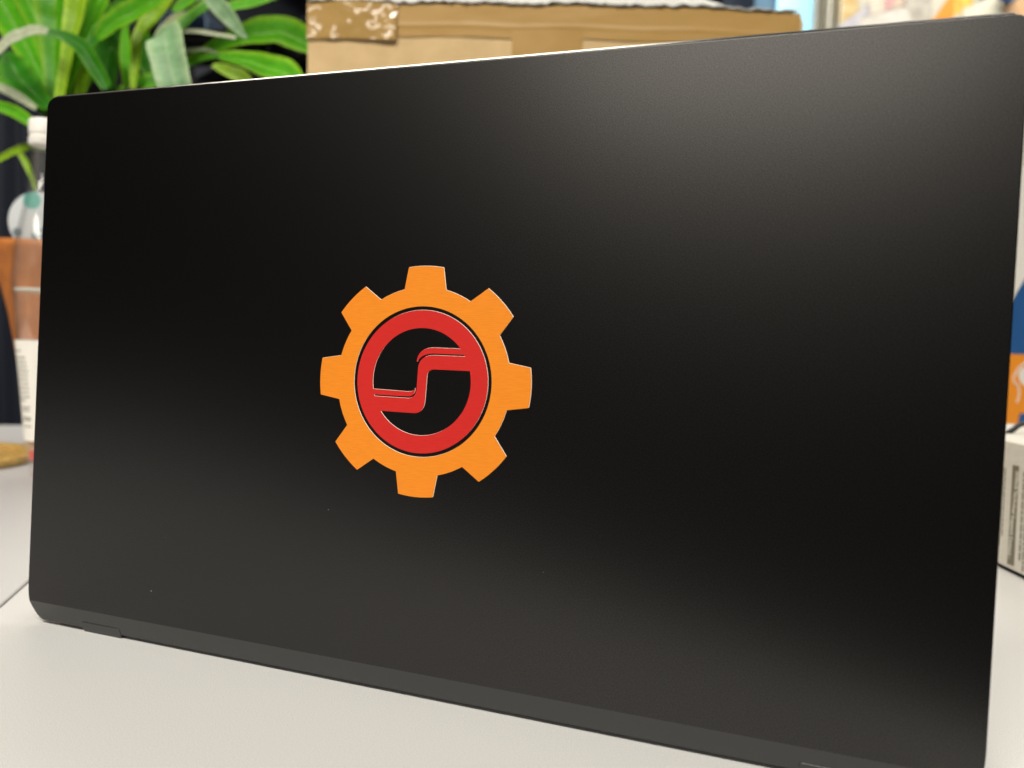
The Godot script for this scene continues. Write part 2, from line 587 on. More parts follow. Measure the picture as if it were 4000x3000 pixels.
	# keyboard half, hidden behind the lid
	st = begin()
	extrude(st, rounded(-LW / 2, -0.2390, LW / 2, 0.0, 0.008), 0.0, 0.0145, 0.001)
	var base := obj("keyboard_base", done(st), M.chassis_black, t)
	base.rotation.x = -PI / 2
	base.position = Vector3(0, 0.0035, -0.2540)
	st = begin()
	extrude(st, rounded(-0.155, -0.215, 0.155, -0.110, 0.004), 0.0145, 0.0150, 0.0002)
	obj("keyboard", done(st), M.rubber, base)
	st = begin()
	extrude(st, rounded(-0.058, -0.095, 0.058, -0.015, 0.004), 0.0145, 0.0148, 0.0001)
	obj("touchpad", done(st), M.edge_black, base)
	for s in [-0.15, 0.15]:
		obj("rubber_foot", slab(s - 0.015, -0.225, -0.0035, s + 0.015, -0.215, 0.0, 0.0003), M.rubber, base)

# ---------------------------------------------------------------- desk
func build_desks() -> void:
	var turn := deg_to_rad(33.0)
	# laid flat, the slab's own y runs away from the viewer
	var d := structure("desk_top", slab(-0.1694, -0.175, -0.025, 1.6, 0.783, 0.0, 0.0012, 0.002), M.desk_white, "pale grey desk top under the laptop")
	d.basis = Basis(Vector3.UP, turn) * Basis(Vector3.RIGHT, -PI / 2)
	var e := structure("desk_top", slab(-1.5, -0.175, -0.025, -0.1706, 0.783, 0.0, 0.0012, 0.002), M.desk_cool, "second pale desk top beyond the seam, under the bottle")
	e.basis = d.basis

# ---------------------------------------------------------------- left: bottle, pot, plant
func build_bottle() -> void:
	var at := Vector3(-0.4470, 0.0005, -0.2360)
	var t := thing("water_bottle", "tall clear glass bottle with pale screw cap and white printed label", "bottle", at)
	t.scale = Vector3(0.85, 1.0, 0.85)
	var outer := [Vector2(0.0, 0.0), Vector2(0.012, 0.0), Vector2(0.0150, 0.0015), Vector2(0.0175, 0.009), Vector2(0.0192, 0.025), Vector2(0.0205, 0.045), Vector2(0.0235, 0.080), Vector2(0.0265, 0.112), Vector2(0.0288, 0.138), Vector2(0.0296, 0.156), Vector2(0.0290, 0.170), Vector2(0.0270, 0.1856), Vector2(0.0244, 0.199), Vector2(0.0196, 0.2185), Vector2(0.0165, 0.230), Vector2(0.0145, 0.240), Vector2(0.0128, 0.254), Vector2(0.0119, 0.265), Vector2(0.0119, 0.283)]
	var wall: Array = outer.duplicate()
	var inner: Array = []
	for i in range(outer.size() - 1, 2, -1):
		inner.append(Vector2(outer[i].x - 0.0024, outer[i].y))
	inner.append(Vector2(0.009, 0.006))
	inner.append(Vector2(0.0, 0.008))
	wall.append_array(inner)
	obj("glass_body", lathe(wall, 64), M.glass, t)
	var w: Array = [Vector2(0.0, 0.0082), Vector2(0.0088, 0.0062)]
	for p in outer:
		if p.y > 0.02 and p.y < 0.154:
			w.append(Vector2(p.x - 0.0026, p.y))
	w.append(Vector2(0.0266, 0.1532))
	w.append(Vector2(0.0, 0.1525))
	obj("water", lathe(w, 64), M.water, t)
	var c := [Vector2(0.0, 0.2690), Vector2(0.0140, 0.2690), Vector2(0.0146, 0.2700), Vector2(0.0146, 0.2745), Vector2(0.0136, 0.2751), Vector2(0.0136, 0.2775), Vector2(0.0143, 0.2781), Vector2(0.0143, 0.2875), Vector2(0.0136, 0.2888), Vector2(0.0125, 0.2893), Vector2(0.0, 0.2894)]
	obj("screw_cap", lathe(c, 48), M.cap_metal, t)
	obj("waterline_shine", lathe([Vector2(0.0262, 0.1518), Vector2(0.0268, 0.1520), Vector2(0.0268, 0.1540), Vector2(0.0262, 0.1542)], 64), M.waterline_shine, t)  # pale ring: bright reflection of the water surface painted in
	# label: a sleeve of paper round the tapering body
	var sleeve: Array = []
	for h in [0.031, 0.045, 0.062, 0.080, 0.097, 0.1125]:
		sleeve.append(Vector2(radius_at(outer, h) + 0.0003, h))
	obj("paper_label", lathe(sleeve, 64), M.label_paper, t)
	sleeve = []
	for h in [0.015, 0.019, 0.0235]:
		sleeve.append(Vector2(radius_at(outer, h) + 0.0002, h))
	obj("foot_label", lathe(sleeve, 64, 4.62, 5.7), M.label_red, t)
	# rows of small print on the label, too small to read
	rng.seed = 77
	var st := begin()
	var rows := [0.1040, 0.0985, 0.0950, 0.0915, 0.0880, 0.0845, 0.0810, 0.0775, 0.0740, 0.0705, 0.0670, 0.0640, 0.0585, 0.0560, 0.0500, 0.0482, 0.0430]
	for i in rows.size():
		var a: float = PI + 1.06
		var stop: float = PI + 1.68 + rng.randf_range(-0.04, 0.04)
		if i == 0 or i == 11: stop = PI + 1.42
		if i > 11:
			a = PI + 1.2
			stop = PI + 1.72
		while a < stop:
			var wd := rng.randf_range(0.04, 0.12)
			var r := radius_at(outer, rows[i]) + 0.00045
			var n := 4
			for k in n:
				var a0 := a + wd * k / n
				var a1 := a + wd * (k + 1) / n
				var p0 := Vector3(cos(a0), 0, -sin(a0))
				var p1 := Vector3(cos(a1), 0, -sin(a1))
				var hh := Vector3(0, 0.0007, 0)
				var b := Vector3(0, rows[i], 0)
				quad_n(st, [p0 * r + b - hh, p1 * r + b - hh, p1 * r + b + hh, p0 * r + b + hh], [p0, p1, p1, p0], [Vector2(), Vector2(), Vector2(), Vector2()])
			a += wd + 0.03
	var o := obj("label_print", done(st), M.print_grey, t)
	o.set_meta("kind", "stuff")

func radius_at(p: Array, h: float) -> float:
	for i in range(1, p.size() - 1):
		if p[i + 1].y >= h:
			return lerpf(p[i].x, p[i + 1].x, inverse_lerp(p[i].y, p[i + 1].y, h))
	return p[p.size() - 1].x

const LEAVES := [
	["g", [-0.606,0.355,-0.378,0.0069, -0.621,0.387,-0.375,0.0120, -0.643,0.426,-0.371,0.0227, -0.663,0.460,-0.366,0.0280, -0.683,0.491,-0.362,0.0213, -0.697,0.515,-0.359,0.0027]],
	["g", [-0.606,0.359,-0.378,0.0064, -0.617,0.413,-0.378,0.0091, -0.630,0.448,-0.376,0.0165, -0.643,0.479,-0.374,0.0213, -0.659,0.519,-0.372,0.0133, -0.667,0.540,-0.370,0.0016]],
	["g", [-0.595,0.353,-0.371,0.0095, -0.599,0.394,-0.373,0.0158, -0.600,0.431,-0.375,0.0242, -0.601,0.458,-0.376,0.0295, -0.601,0.492,-0.379,0.0263, -0.603,0.536,-0.381,0.0021]],
	["y", [-0.568,0.346,-0.353,0.0077, -0.563,0.392,-0.358,0.0102, -0.559,0.428,-0.362,0.0158, -0.556,0.453,-0.365,0.0179, -0.551,0.492,-0.369,0.0127, -0.548,0.512,-0.371,0.0015]],
	["d", [-0.494,0.351,-0.341,0.0078, -0.506,0.370,-0.339,0.0107, -0.519,0.389,-0.335,0.0112, -0.536,0.399,-0.331,0.0088, -0.551,0.403,-0.326,0.0054]],
	["w", [-0.559,0.406,-0.334,0.0054, -0.570,0.407,-0.330,0.0089, -0.583,0.403,-0.326,0.0109, -0.594,0.396,-0.321,0.0104, -0.604,0.385,-0.317,0.0074, -0.615,0.368,-0.312,0.0015]],
	["g", [-0.615,0.361,-0.397,0.0066, -0.604,0.408,-0.403,0.0109, -0.592,0.444,-0.410,0.0137, -0.581,0.477,-0.416,0.0150, -0.568,0.510,-0.423,0.0022]],
	["d", [-0.570,0.395,-0.456,0.0075, -0.592,0.440,-0.452,0.0155, -0.611,0.471,-0.448,0.0183, -0.627,0.499,-0.444,0.0172, -0.643,0.527,-0.441,0.0023]],
	["g", [-0.523,0.405,-0.357,0.0065, -0.511,0.419,-0.361,0.0145, -0.494,0.431,-0.368,0.0175, -0.475,0.443,-0.375,0.0165, -0.452,0.460,-0.384,0.0025]],
	["d", [-0.542,0.392,-0.360,0.0030, -0.536,0.405,-0.363,0.0101, -0.527,0.418,-0.367,0.0132, -0.519,0.424,-0.370,0.0137]],
	["y", [-0.507,0.365,-0.386,0.0052, -0.506,0.395,-0.388,0.0088, -0.504,0.416,-0.390,0.0114, -0.497,0.431,-0.394,0.0155, -0.483,0.452,-0.400,0.0191, -0.471,0.479,-0.405,0.0155, -0.461,0.505,-0.411,0.0021]],
	["d", [-0.616,0.394,-0.462,0.0088, -0.624,0.424,-0.461,0.0252, -0.617,0.453,-0.466,0.0264, -0.610,0.480,-0.470,0.0205, -0.603,0.515,-0.475,0.0029]],
	["g", [-0.531,0.371,-0.404,0.0064, -0.535,0.398,-0.405,0.0096, -0.538,0.424,-0.406,0.0069, -0.538,0.440,-0.407,0.0032]],
	["s", [-0.451,0.367,-0.367,0.0222, -0.442,0.384,-0.356,0.0271, -0.432,0.392,-0.344,0.0308, -0.416,0.390,-0.328,0.0313, -0.401,0.371,-0.316,0.0302, -0.391,0.347,-0.312,0.0281, -0.385,0.329,-0.313,0.0250, -0.380,0.312,-0.314,0.0134]],
	["g", [-0.515,0.389,-0.421,0.0065, -0.505,0.425,-0.428,0.0135, -0.489,0.445,-0.434,0.0157, -0.471,0.462,-0.442,0.0140, -0.451,0.477,-0.449,0.0108, -0.436,0.491,-0.455,0.0016]],
	["c", [-0.521,0.433,-0.433,0.0082, -0.513,0.444,-0.437,0.0109, -0.503,0.455,-0.441,0.0093, -0.496,0.462,-0.444,0.0022]],
	["s", [-0.421,0.456,-0.384,0.0128, -0.408,0.440,-0.387,0.0153, -0.397,0.428,-0.390,0.0143, -0.386,0.415,-0.393,0.0084, -0.378,0.406,-0.395,0.0015]],
	["w", [-0.485,0.433,-0.424,0.0027, -0.470,0.434,-0.429,0.0043, -0.452,0.432,-0.435,0.0037, -0.429,0.429,-0.443,0.0032]],
	["g", [-0.513,0.410,-0.455,0.0056, -0.490,0.424,-0.464,0.0101, -0.464,0.440,-0.474,0.0151, -0.435,0.450,-0.484,0.0235, -0.409,0.452,-0.493,0.0258, -0.382,0.441,-0.502,0.0224, -0.360,0.424,-0.508,0.0028]],
	["g", [-0.505,0.404,-0.447,0.0055, -0.474,0.418,-0.458,0.0072, -0.443,0.421,-0.469,0.0094, -0.414,0.413,-0.478,0.0122, -0.384,0.400,-0.487,0.0083]],
	["g", [-0.443,0.408,-0.436,0.0053, -0.425,0.407,-0.442,0.0123, -0.400,0.401,-0.451,0.0197, -0.376,0.393,-0.458,0.0213, -0.355,0.377,-0.464,0.0027]],
	["w", [-0.509,0.423,-0.447,0.0028, -0.496,0.425,-0.452,0.0039, -0.480,0.426,-0.457,0.0028, -0.467,0.423,-0.461,0.0011]],
	["y", [-0.443,0.396,-0.425,0.0042, -0.428,0.391,-0.430,0.0105, -0.412,0.383,-0.434,0.0116, -0.399,0.367,-0.438,0.0026]],
	["d", [-0.634,0.400,-0.351,0.0036, -0.629,0.388,-0.351,0.0187, -0.621,0.374,-0.353,0.0239, -0.609,0.362,-0.356,0.0192, -0.591,0.344,-0.361,0.0078]],
	["w", [-0.637,0.363,-0.336,0.0051, -0.624,0.358,-0.340,0.0067, -0.609,0.350,-0.345,0.0062, -0.594,0.340,-0.349,0.0036]],
	["g", [-0.664,0.376,-0.360,0.0080, -0.643,0.369,-0.366,0.0117, -0.622,0.355,-0.373,0.0123, -0.604,0.339,-0.378,0.0053]],
	["g", [-0.633,0.342,-0.336,0.0077, -0.616,0.337,-0.342,0.0092, -0.601,0.328,-0.346,0.0077, -0.586,0.316,-0.350,0.0041]],
	["w", [-0.646,0.422,-0.390,0.0016, -0.640,0.414,-0.392,0.0066, -0.631,0.402,-0.394,0.0077, -0.624,0.385,-0.395,0.0027]],
	["y", [-0.659,0.292,-0.356,0.0043, -0.645,0.301,-0.361,0.0053, -0.632,0.307,-0.366,0.0059, -0.622,0.309,-0.369,0.0048, -0.607,0.305,-0.374,0.0027]],
	["y", [-0.637,0.303,-0.364,0.0037, -0.630,0.293,-0.366,0.0048, -0.623,0.279,-0.367,0.0043, -0.618,0.264,-0.368,0.0021]],
	["g", [-0.537,0.478,-0.473,0.0057, -0.524,0.489,-0.478,0.0115, -0.505,0.504,-0.486,0.0086, -0.490,0.518,-0.492,0.0017]],
	["g", [-0.476,0.473,-0.472,0.0045, -0.461,0.478,-0.478,0.0101, -0.440,0.483,-0.485,0.0101, -0.416,0.492,-0.494,0.0073, -0.398,0.504,-0.500,0.0017]],
	["d", [-0.670,0.390,-0.465,0.0120, -0.663,0.420,-0.469,0.0210, -0.650,0.451,-0.476,0.0180, -0.640,0.475,-0.481,0.0030]],
	["d", [-0.580,0.408,-0.496,0.0090, -0.592,0.432,-0.494,0.0180, -0.599,0.456,-0.493,0.0150, -0.597,0.477,-0.495,0.0030]],
	["y", [-0.605,0.365,-0.411,0.0066, -0.604,0.384,-0.412,0.0094, -0.601,0.401,-0.415,0.0083, -0.595,0.420,-0.418,0.0017]],
	["y", [-0.647,0.358,-0.396,0.0066, -0.643,0.377,-0.399,0.0066, -0.649,0.399,-0.398,0.0072, -0.658,0.418,-0.397,0.0055]],
	["g", [-0.597,0.383,-0.457,0.0116, -0.584,0.394,-0.462,0.0174, -0.562,0.402,-0.470,0.0174, -0.540,0.403,-0.478,0.0116, -0.523,0.400,-0.483,0.0023]],
]

func ribbon(pts: Array, tint: Color, rim: Color, fold: float, lean: Vector3) -> ArrayMesh:
	# pts: Vector4(x, y, z, width)
	var st := begin()
	var steps := (pts.size() - 1) * 9
	var streak: Array = []
	for i in 9:
		streak.append(rng.randf_range(0.86, 1.14))
	var across := [-1.0, -0.86, -0.5, -0.12, 0.0, 0.12, 0.5, 0.86, 1.0]
	var rows: Array = []
	for i in steps + 1:
		var t := (pts.size() - 1) * i / float(steps)
		var here: Vector4 = spline(pts, t)
		var ahead: Vector4 = spline(pts, minf(t + 0.06, pts.size() - 1.0))
		var behind: Vector4 = spline(pts, maxf(t - 0.06, 0.0))
		var tan := Vector3(ahead.x - behind.x, ahead.y - behind.y, ahead.z - behind.z).normalized()
		var face := (lean - tan * lean.dot(tan)).normalized()
		var side := tan.cross(face).normalized()
		var w := maxf(here.w, 0.0008) * 0.5
		var row: Array = []
		for c in across:
			var drop: float = fold * w * (1.0 - absf(c)) * -1.0 + 0.05 * w * sin(t * 5.0 + c)
			row.append([Vector3(here.x, here.y, here.z) + side * w * c + face * (drop + fold * w * 0.5), c, t])
		rows.append(row)
	var nr: Array = []
	for i in steps + 1:
		var line: Array = []
		for j in across.size():
			var du: Vector3 = rows[i][mini(j + 1, across.size() - 1)][0] - rows[i][maxi(j - 1, 0)][0]
			var dv: Vector3 = rows[mini(i + 1, steps)][j][0] - rows[maxi(i - 1, 0)][j][0]
			var n := du.cross(dv).normalized()
			if n.dot(lean) < 0.0: n = -n
			line.append(n)
		nr.append(line)
	var thick := 0.0005
	for way in [1.0, -1.0]:
		for i in steps:
			for j in across.size() - 1:
				var v: Array = []
				for q in [[i, j], [i, j + 1], [i + 1, j + 1], [i + 1, j]]:
					var e: Array = rows[q[0]][q[1]]
					var k: float = absf(e[1])
					var c := tint.lerp(rim, smoothstep(0.6, 1.0, k) * 0.85).lerp(rim, 0.35 * (1.0 - smoothstep(0.0, 0.2, k)))
					c = c * streak[q[1]]
					v.append([e[0] + (nr[q[0]][q[1]] * -thick if way < 0.0 else Vector3.ZERO), nr[q[0]][q[1]] * way, Vector2(e[1] * 0.5, e[2]), c])
				var order := [0, 1, 2, 0, 2, 3]
				var g: Vector3 = (v[1][0] - v[0][0]).cross(v[2][0] - v[0][0])
				if g.dot(v[0][1]) > 0.0:
					order = [0, 2, 1, 0, 3, 2]
				for q in order:
					st.set_normal(v[q][1])
					st.set_uv(v[q][2])
					st.set_color(v[q][3])
					st.add_vertex(v[q][0])
	return done(st)

func build_plant() -> void:
	var at := Vector3(-0.5736, 0.0005, -0.3568)
	var t := thing("potted_plant", "strap leaved green plant in a terracotta pot behind the bottle", "potted plant", at)
	var prof := [Vector2(0.0, 0.0), Vector2(0.027, 0.0), Vector2(0.029, 0.003), Vector2(0.032, 0.05), Vector2(0.0385, 0.10), Vector2(0.044, 0.135), Vector2(0.050, 0.162), Vector2(0.060, 0.188), Vector2(0.0655, 0.197), Vector2(0.0660, 0.2015), Vector2(0.0645, 0.204), Vector2(0.061, 0.204), Vector2(0.058, 0.198), Vector2(0.046, 0.166), Vector2(0.036, 0.11), Vector2(0.0, 0.11)]
	obj("pot", lathe(prof, 72), M.terracotta, t)
	obj("soil", lathe([Vector2(0.0, 0.170), Vector2(0.025, 0.171), Vector2(0.0470, 0.169)], 48), M.soil, t)
	var a := [Vector3(-0.006, 0.165, -0.004), Vector3(-0.018, 0.26, -0.014), Vector3(-0.027, 0.325, -0.02), Vector3(-0.029, 0.354, -0.022)]
	var b := [Vector3(0.014, 0.165, -0.012), Vector3(0.030, 0.25, -0.03), Vector3(0.045, 0.33, -0.045), Vector3(0.049, 0.372, -0.05)]
	for c in [a, b]:
		var smooth: Array = []
		for i in 13:
			smooth.append(spline(c, i / 12.0 * 3.0))
		obj("cane", tube(smooth, 0.0085, 14), M.cane, t)
	rng.seed = 5
	var tones := {
		"g": [Color(0.085, 0.42, 0.010), Color(0.33, 0.62, 0.03)], "y": [Color(0.27, 0.50, 0.014), Color(0.46, 0.66, 0.06)],
		"d": [Color(0.03, 0.21, 0.010), Color(0.12, 0.36, 0.02)], "s": [Color(0.22, 0.40, 0.20), Color(0.46, 0.60, 0.34)],
		"w": [Color(0.55, 0.60, 0.42), Color(0.62, 0.64, 0.46)], "c": [Color(0.50, 0.52, 0.30), Color(0.54, 0.56, 0.34)],  # w tone: white highlights of the glossy leaves put into their colour
	}
	for row in LEAVES:
		var pts: Array = []
		var v: Array = row[1]
		for i in range(0, v.size(), 4):
			pts.append(Vector4(v[i] - at.x, v[i + 1] - at.y, v[i + 2] - at.z, v[i + 3] * (1.32 if row[0] != "s" else 1.08)))
		var k: Array = tones[row[0]]
		var f := rng.randf_range(0.85, 1.15)
		var lean := Vector3(0.34 + rng.randf_range(-0.35, 0.35), 0.3 + rng.randf_range(-0.2, 0.35), 0.9)
		obj("leaf", ribbon(pts, k[0] * f, k[1] * f, 0.42 if row[0] != "s" else 0.12, lean), M.leaf, t)

func build_left_small() -> void:
	# round patterned card stuck in the pot
	var turn := deg_to_rad(20.0)
	var t := thing("round_card", "round white card with teal and slate spots, in the terracotta pot", "card", Vector3(-0.5585, 0.174, -0.3214), turn)
	var st := begin()
	extrude(st, circle(0.0285, 56, Vector2(0, 0.0495)), -0.0008, 0.0008, 0.0003)
	obj("disc", done(st), M.card_white, t)
	obj("stick", slab(-0.0015, 0.0, -0.0022, 0.0015, 0.04, -0.0009, 0.0003), M.bamboo, t)
	var disc := circle(0.0282, 56, Vector2(0, 0.0495))
	for s in [[-0.0055, 0.0695, 0.0085, "card_teal"], [0.015, 0.063, 0.0085, "card_teal"], [0.003, 0.0345, 0.0095, "card_slate"], [-0.0195, 0.0385, 0.0045, "card_slate"]]:
		for p in Geometry2D.intersect_polygons(circle(s[2], 32, Vector2(s[0], s[1])), disc):
			st = begin()
			extrude(st, p, 0.0007, 0.0011)
			obj("spot", done(st), M[s[3]], t)
	# bamboo coaster
	var b := thing("wooden_coaster", "round golden wooden coaster lying on the desk left of the bottle", "coaster", Vector3(-0.5735, 0.0005, -0.2420))
	obj("rim", lathe([Vector2(0.056, 0.0), Vector2(0.068, 0.0), Vector2(0.070, 0.002), Vector2(0.0703, 0.005), Vector2(0.0693, 0.0072), Vector2(0.066, 0.0082), Vector2(0.059, 0.0080), Vector2(0.056, 0.0066), Vector2(0.0555, 0.003), Vector2(0.056, 0.0)], 72), M.bamboo, b)
	obj("plate", lathe([Vector2(0.0, 0.0008), Vector2(0.0552, 0.0008), Vector2(0.0552, 0.0036), Vector2(0.0, 0.0036)], 72), M.bamboo, b)

# ---------------------------------------------------------------- behind: cardboard box
const YAW := 14.1

func far(x: float, y: float, z: float) -> Vector3:
	# the frame in which the box and the things behind it stand, turned a little from the laptop
	return Basis(Vector3.UP, deg_to_rad(YAW)) * Vector3(x, y, z)

func box_top(x: float) -> float:
	var u := clampf((x + 0.2185) / 0.437, 0.0, 1.0)
	return 0.4245 - 0.0058 * u - 0.0040 * pow(u, 5.0) + 0.0006 * sin(x * 60.0)

func build_box() -> void:
	var yaw := deg_to_rad(YAW)
	var wob := noise(14.0, FastNoiseLite.TYPE_SIMPLEX_SMOOTH, 2, 8)
	var t := thing("cardboard_box", "large brown cardboard box sealed with brown tape, behind the laptop", "box", far(0.0215, 0.0005, -0.5484), yaw)
	var hw := 0.2185
	var depth := 0.11
	# walls: the top edge sags to the right and the corner there is crushed
	var o := PackedVector2Array([Vector2(-hw, 0.0), Vector2(hw, 0.0), Vector2(hw + 0.001, 0.395), Vector2(hw + 0.0025, 0.405), Vector2(hw + 0.0005, 0.4115), Vector2(hw - 0.004, box_top(hw) - 0.0005)])
	for i in 24:
		var x := lerpf(hw - 0.012, -hw, i / 23.0)
		o.append(Vector2(x, box_top(x)))
	var st := begin()
	extrude(st, o, -depth, depth, 0.0012)
	obj("carton", done(st), M.cardboard, t)
	# brown tape over the top front edge
	var band := func(u: float, v: float) -> Vector3:
		var y := box_top(u) - 0.0005 - v
		var stripe := exp(-pow((v - 0.0185) / 0.0016, 2.0))
		return Vector3(u, y, depth + 0.0008 + 0.0005 * stripe + 0.0003 * wob.get_noise_2d(u, v * 3.0))
	obj("tape_band", sheet(-hw + 0.001, 0.0, hw - 0.001, 0.0285, 160, 24, band, 0.0002), M.brown_tape, t)
	var drop := func(u: float, v: float) -> Vector3:
		return Vector3(u, v, depth + 0.0030 + 0.0004 * wob.get_noise_2d(u * 2.0, v * 2.0) - 2.0 * pow(u, 2.0))
	obj("tape_strip", sheet(-0.0315, 0.2, 0.0310, 0.4, 30, 60, drop, 0.0002), M.brown_tape, t)
	# a crumpled second layer at the left corner
	var crush := noise(15.0, FastNoiseLite.TYPE_SIMPLEX_SMOOTH, 2, 19)
	var bumpy := func(u: float, v: float) -> Vector3:
		var y := box_top(u) - 0.0008 - v
		return Vector3(u, y, depth + 0.0022 + 0.0032 * crush.get_noise_2d(u, v * 0.8) + 0.0005 * crush.get_noise_2d(u * 3.0, v * 3.0))
	obj("tape_end", sheet(-hw - 0.0003, 0.0, -0.136, 0.0322, 90, 40, bumpy, 0.0002), M.wrinkled_tape, t)
	var f := thing("packing_foam", "crumpled white packing foam lying along the top of the cardboard box", "packing foam", far(0.0215, 0.4195, -0.5484), yaw)
	var lump := noise(70.0, FastNoiseLite.TYPE_SIMPLEX_SMOOTH, 3, 4)
	var scal := noise(90.0, FastNoiseLite.TYPE_SIMPLEX_SMOOTH, 1, 6)
	var pad := func(u: float, v: float) -> Vector3:
		# v runs from the front edge over the top to the back
		var h := (0.0285 - 0.0215 * smoothstep(0.10, 0.20, u)) * smoothstep(0.0, 0.22, v) * (1.0 - smoothstep(0.85, 1.0, v))
		h += 0.0012 * lump.get_noise_2d(u, v * 0.06) + 0.0010 * (1.0 + scal.get_noise_2d(u * 1.1, v * 0.1)) + box_top(u) - 0.4195 + 0.0045
		var front := depth + 0.0035 + 0.0016 * lump.get_noise_2d(u * 1.7 + 3.0, 0.0)
		return Vector3(u, h - 0.0035 * (1.0 - smoothstep(0.0, 0.06, v)), lerpf(front, -depth, v))
	obj("foam_sheet", sheet(-hw + 0.001, 0.0, hw - 0.0035, 1.0, 220, 40, pad, 0.001), M.foam_white, f)

# ---------------------------------------------------------------- right: small carton, box, cable
func lettering(text: String, height: float, width: float) -> ArrayMesh:
	var m := TextMesh.new()
	var font := SystemFont.new()
	font.font_names = PackedStringArray(["Droid Sans"])
	font.font_weight = 700
	m.font = font
	m.text = text
	m.font_size = 64
	m.pixel_size = 0.001
	m.depth = 0.004
	var box := m.get_aabb()
	var st := begin()
	for s in m.get_surface_count():
		st.append_from(m, s, Transform3D(Basis.from_scale(Vector3(width / box.size.x, height / box.size.y, 0.03)), Vector3.ZERO) * Transform3D(Basis.IDENTITY, -box.get_center()))
	return done(st)

func build_right() -> void:
	var turn := deg_to_rad(-71.83)
	var t := thing("small_carton", "low white carton with a dark printed support panel on its side", "carton", Vector3(0.2537, 0.0005, -0.2853), turn)
	var st := begin()
	extrude(st, rounded(-0.11, 0.0022, 0.11, 0.0768, 0.0012), -0.16, 0.0, 0.0009)
	obj("carton_body", done(st), M.carton_white, t)
	obj("carton_shadow_line", slab(-0.1085, 0.0, -0.158, 0.1085, 0.0021, -0.0015, 0.0002), M.shadow_line_dark, t)  # black strip drawn in as the shadow line under the carton
	st = begin()
	extrude(st, PackedVector2Array([Vector2(0.0070, 0.0046), Vector2(0.0129, 0.0051), Vector2(0.0109, 0.0636), Vector2(0.0053, 0.0634)]), 0.0001, 0.0003)
	var banner := obj("printed_panel", done(st), M.banner_olive, t)
	banner.set_meta("label", "dark panel with the heading of the support text")
	var words := obj("heading", lettering("ASRock Technical Support Contact :", 0.0040, 0.0520), M.banner_text, banner)
	words.position = Vector3(0.0090, 0.0345, 0.0004)
	words.rotation.z = -PI / 2 - 0.033
	rng.seed = 12
	for col in [[-0.0022, 0.0605, 0.020, 0.0013], [-0.0048, 0.0605, 0.014, 0.0013], [0.0150, 0.0610, 0.010, 0.0016], [0.0182, 0.0610, 0.006, 0.0016], [0.0214, 0.0610, 0.018, 0.0014]]:
		st = begin()
		var y: float = col[1]
		while y > col[2]:
			var l := rng.randf_range(0.0012, 0.0052)
			var x: float = col[0] + (0.0605 - y) * 0.033
			extrude(st, PackedVector2Array([Vector2(x, y - l), Vector2(x + col[3], y - l), Vector2(x + col[3], y), Vector2(x, y)]), 0.0001, 0.0002)
			y -= l + 0.0007
		obj("small_print", done(st), M.print_grey, t)
	# orange and blue box further back
	var g := thing("picture_box", "orange and blue box with a white drawn figure, behind the white carton", "box", far(0.560, 0.0005, -0.5700), deg_to_rad(YAW))
	st = begin()
	extrude(st, rounded(-0.10, 0.0, 0.12, 0.305, 0.002), -0.05, 0.05, 0.0008)
	obj("carton", done(st), M.paper_white, g)
	st = begin()
	extrude(st, PackedVector2Array([Vector2(-0.0995, 0.001), Vector2(0.1195, 0.001), Vector2(0.1195, 0.127), Vector2(-0.0995, 0.127)]), 0.0501, 0.0503)
	obj("orange_print", done(st), M.orange_card, g)
	st = begin()
	extrude(st, PackedVector2Array([Vector2(-0.0995, 0.1272), Vector2(0.1195, 0.1272), Vector2(0.1195, 0.29), Vector2(-0.0600, 0.229), Vector2(-0.0995, 0.150)]), 0.0501, 0.0503)
	obj("blue_print", done(st), M.blue_card, g)
	st = begin()
	extrude(st, PackedVector2Array([Vector2(-0.0765, 0.001), Vector2(-0.055, 0.001), Vector2(-0.055, 0.07), Vector2(-0.0700, 0.07)]), 0.0504, 0.0505)
	obj("blue_corner", done(st), M.blue_card, g)
	var curve: Array = []
	for p in [[-0.064, 0.121], [-0.0725, 0.116], [-0.078, 0.106], [-0.0770, 0.099], [-0.0735, 0.097], [-0.0720, 0.088], [-0.0735, 0.080]]:
		curve.append(Vector3(p[0], p[1], 0.0506))
	var fine: Array = []
	for i in 25:
		fine.append(spline(curve, i / 24.0 * 6.0))
	obj("drawn_line", tube(fine, 0.0008, 6), M.paper_white, g)
	st = begin()
	var blob := PackedVector2Array()
	for i in 20:
		blob.append(Vector2(-0.0635 + 0.0105 * cos(TAU * i / 20), 0.108 + 0.0105 * sin(TAU * i / 20) * (1.0 + 0.2 * sin(TAU * i / 10))))
	extrude(st, blob, 0.0504, 0.0507)
	obj("drawn_figure", done(st), M.paper_white, g)
	# cable
	var way: Array = []
	for p in [Vector3(0.150, 0.004, -0.262), Vector3(0.200, 0.028, -0.285), Vector3(0.235, 0.063, -0.318), Vector3(0.2659, 0.0782, -0.3345), Vector3(0.275, 0.0840, -0.3381), Vector3(0.300, 0.0890, -0.342), Vector3(0.345, 0.0795, -0.345), Vector3(0.385, 0.0795, -0.340)]:
		way.append(p)
	fine = []
	for i in 57:
		fine.append(spline(way, i / 56.0 * 7.0))
	var cb := obj("black_cable", tube(fine, 0.0017, 10), M.cable_black)
	cb.set_meta("label", "thin black cable running over the top of the white carton")
	cb.set_meta("category", "cable")

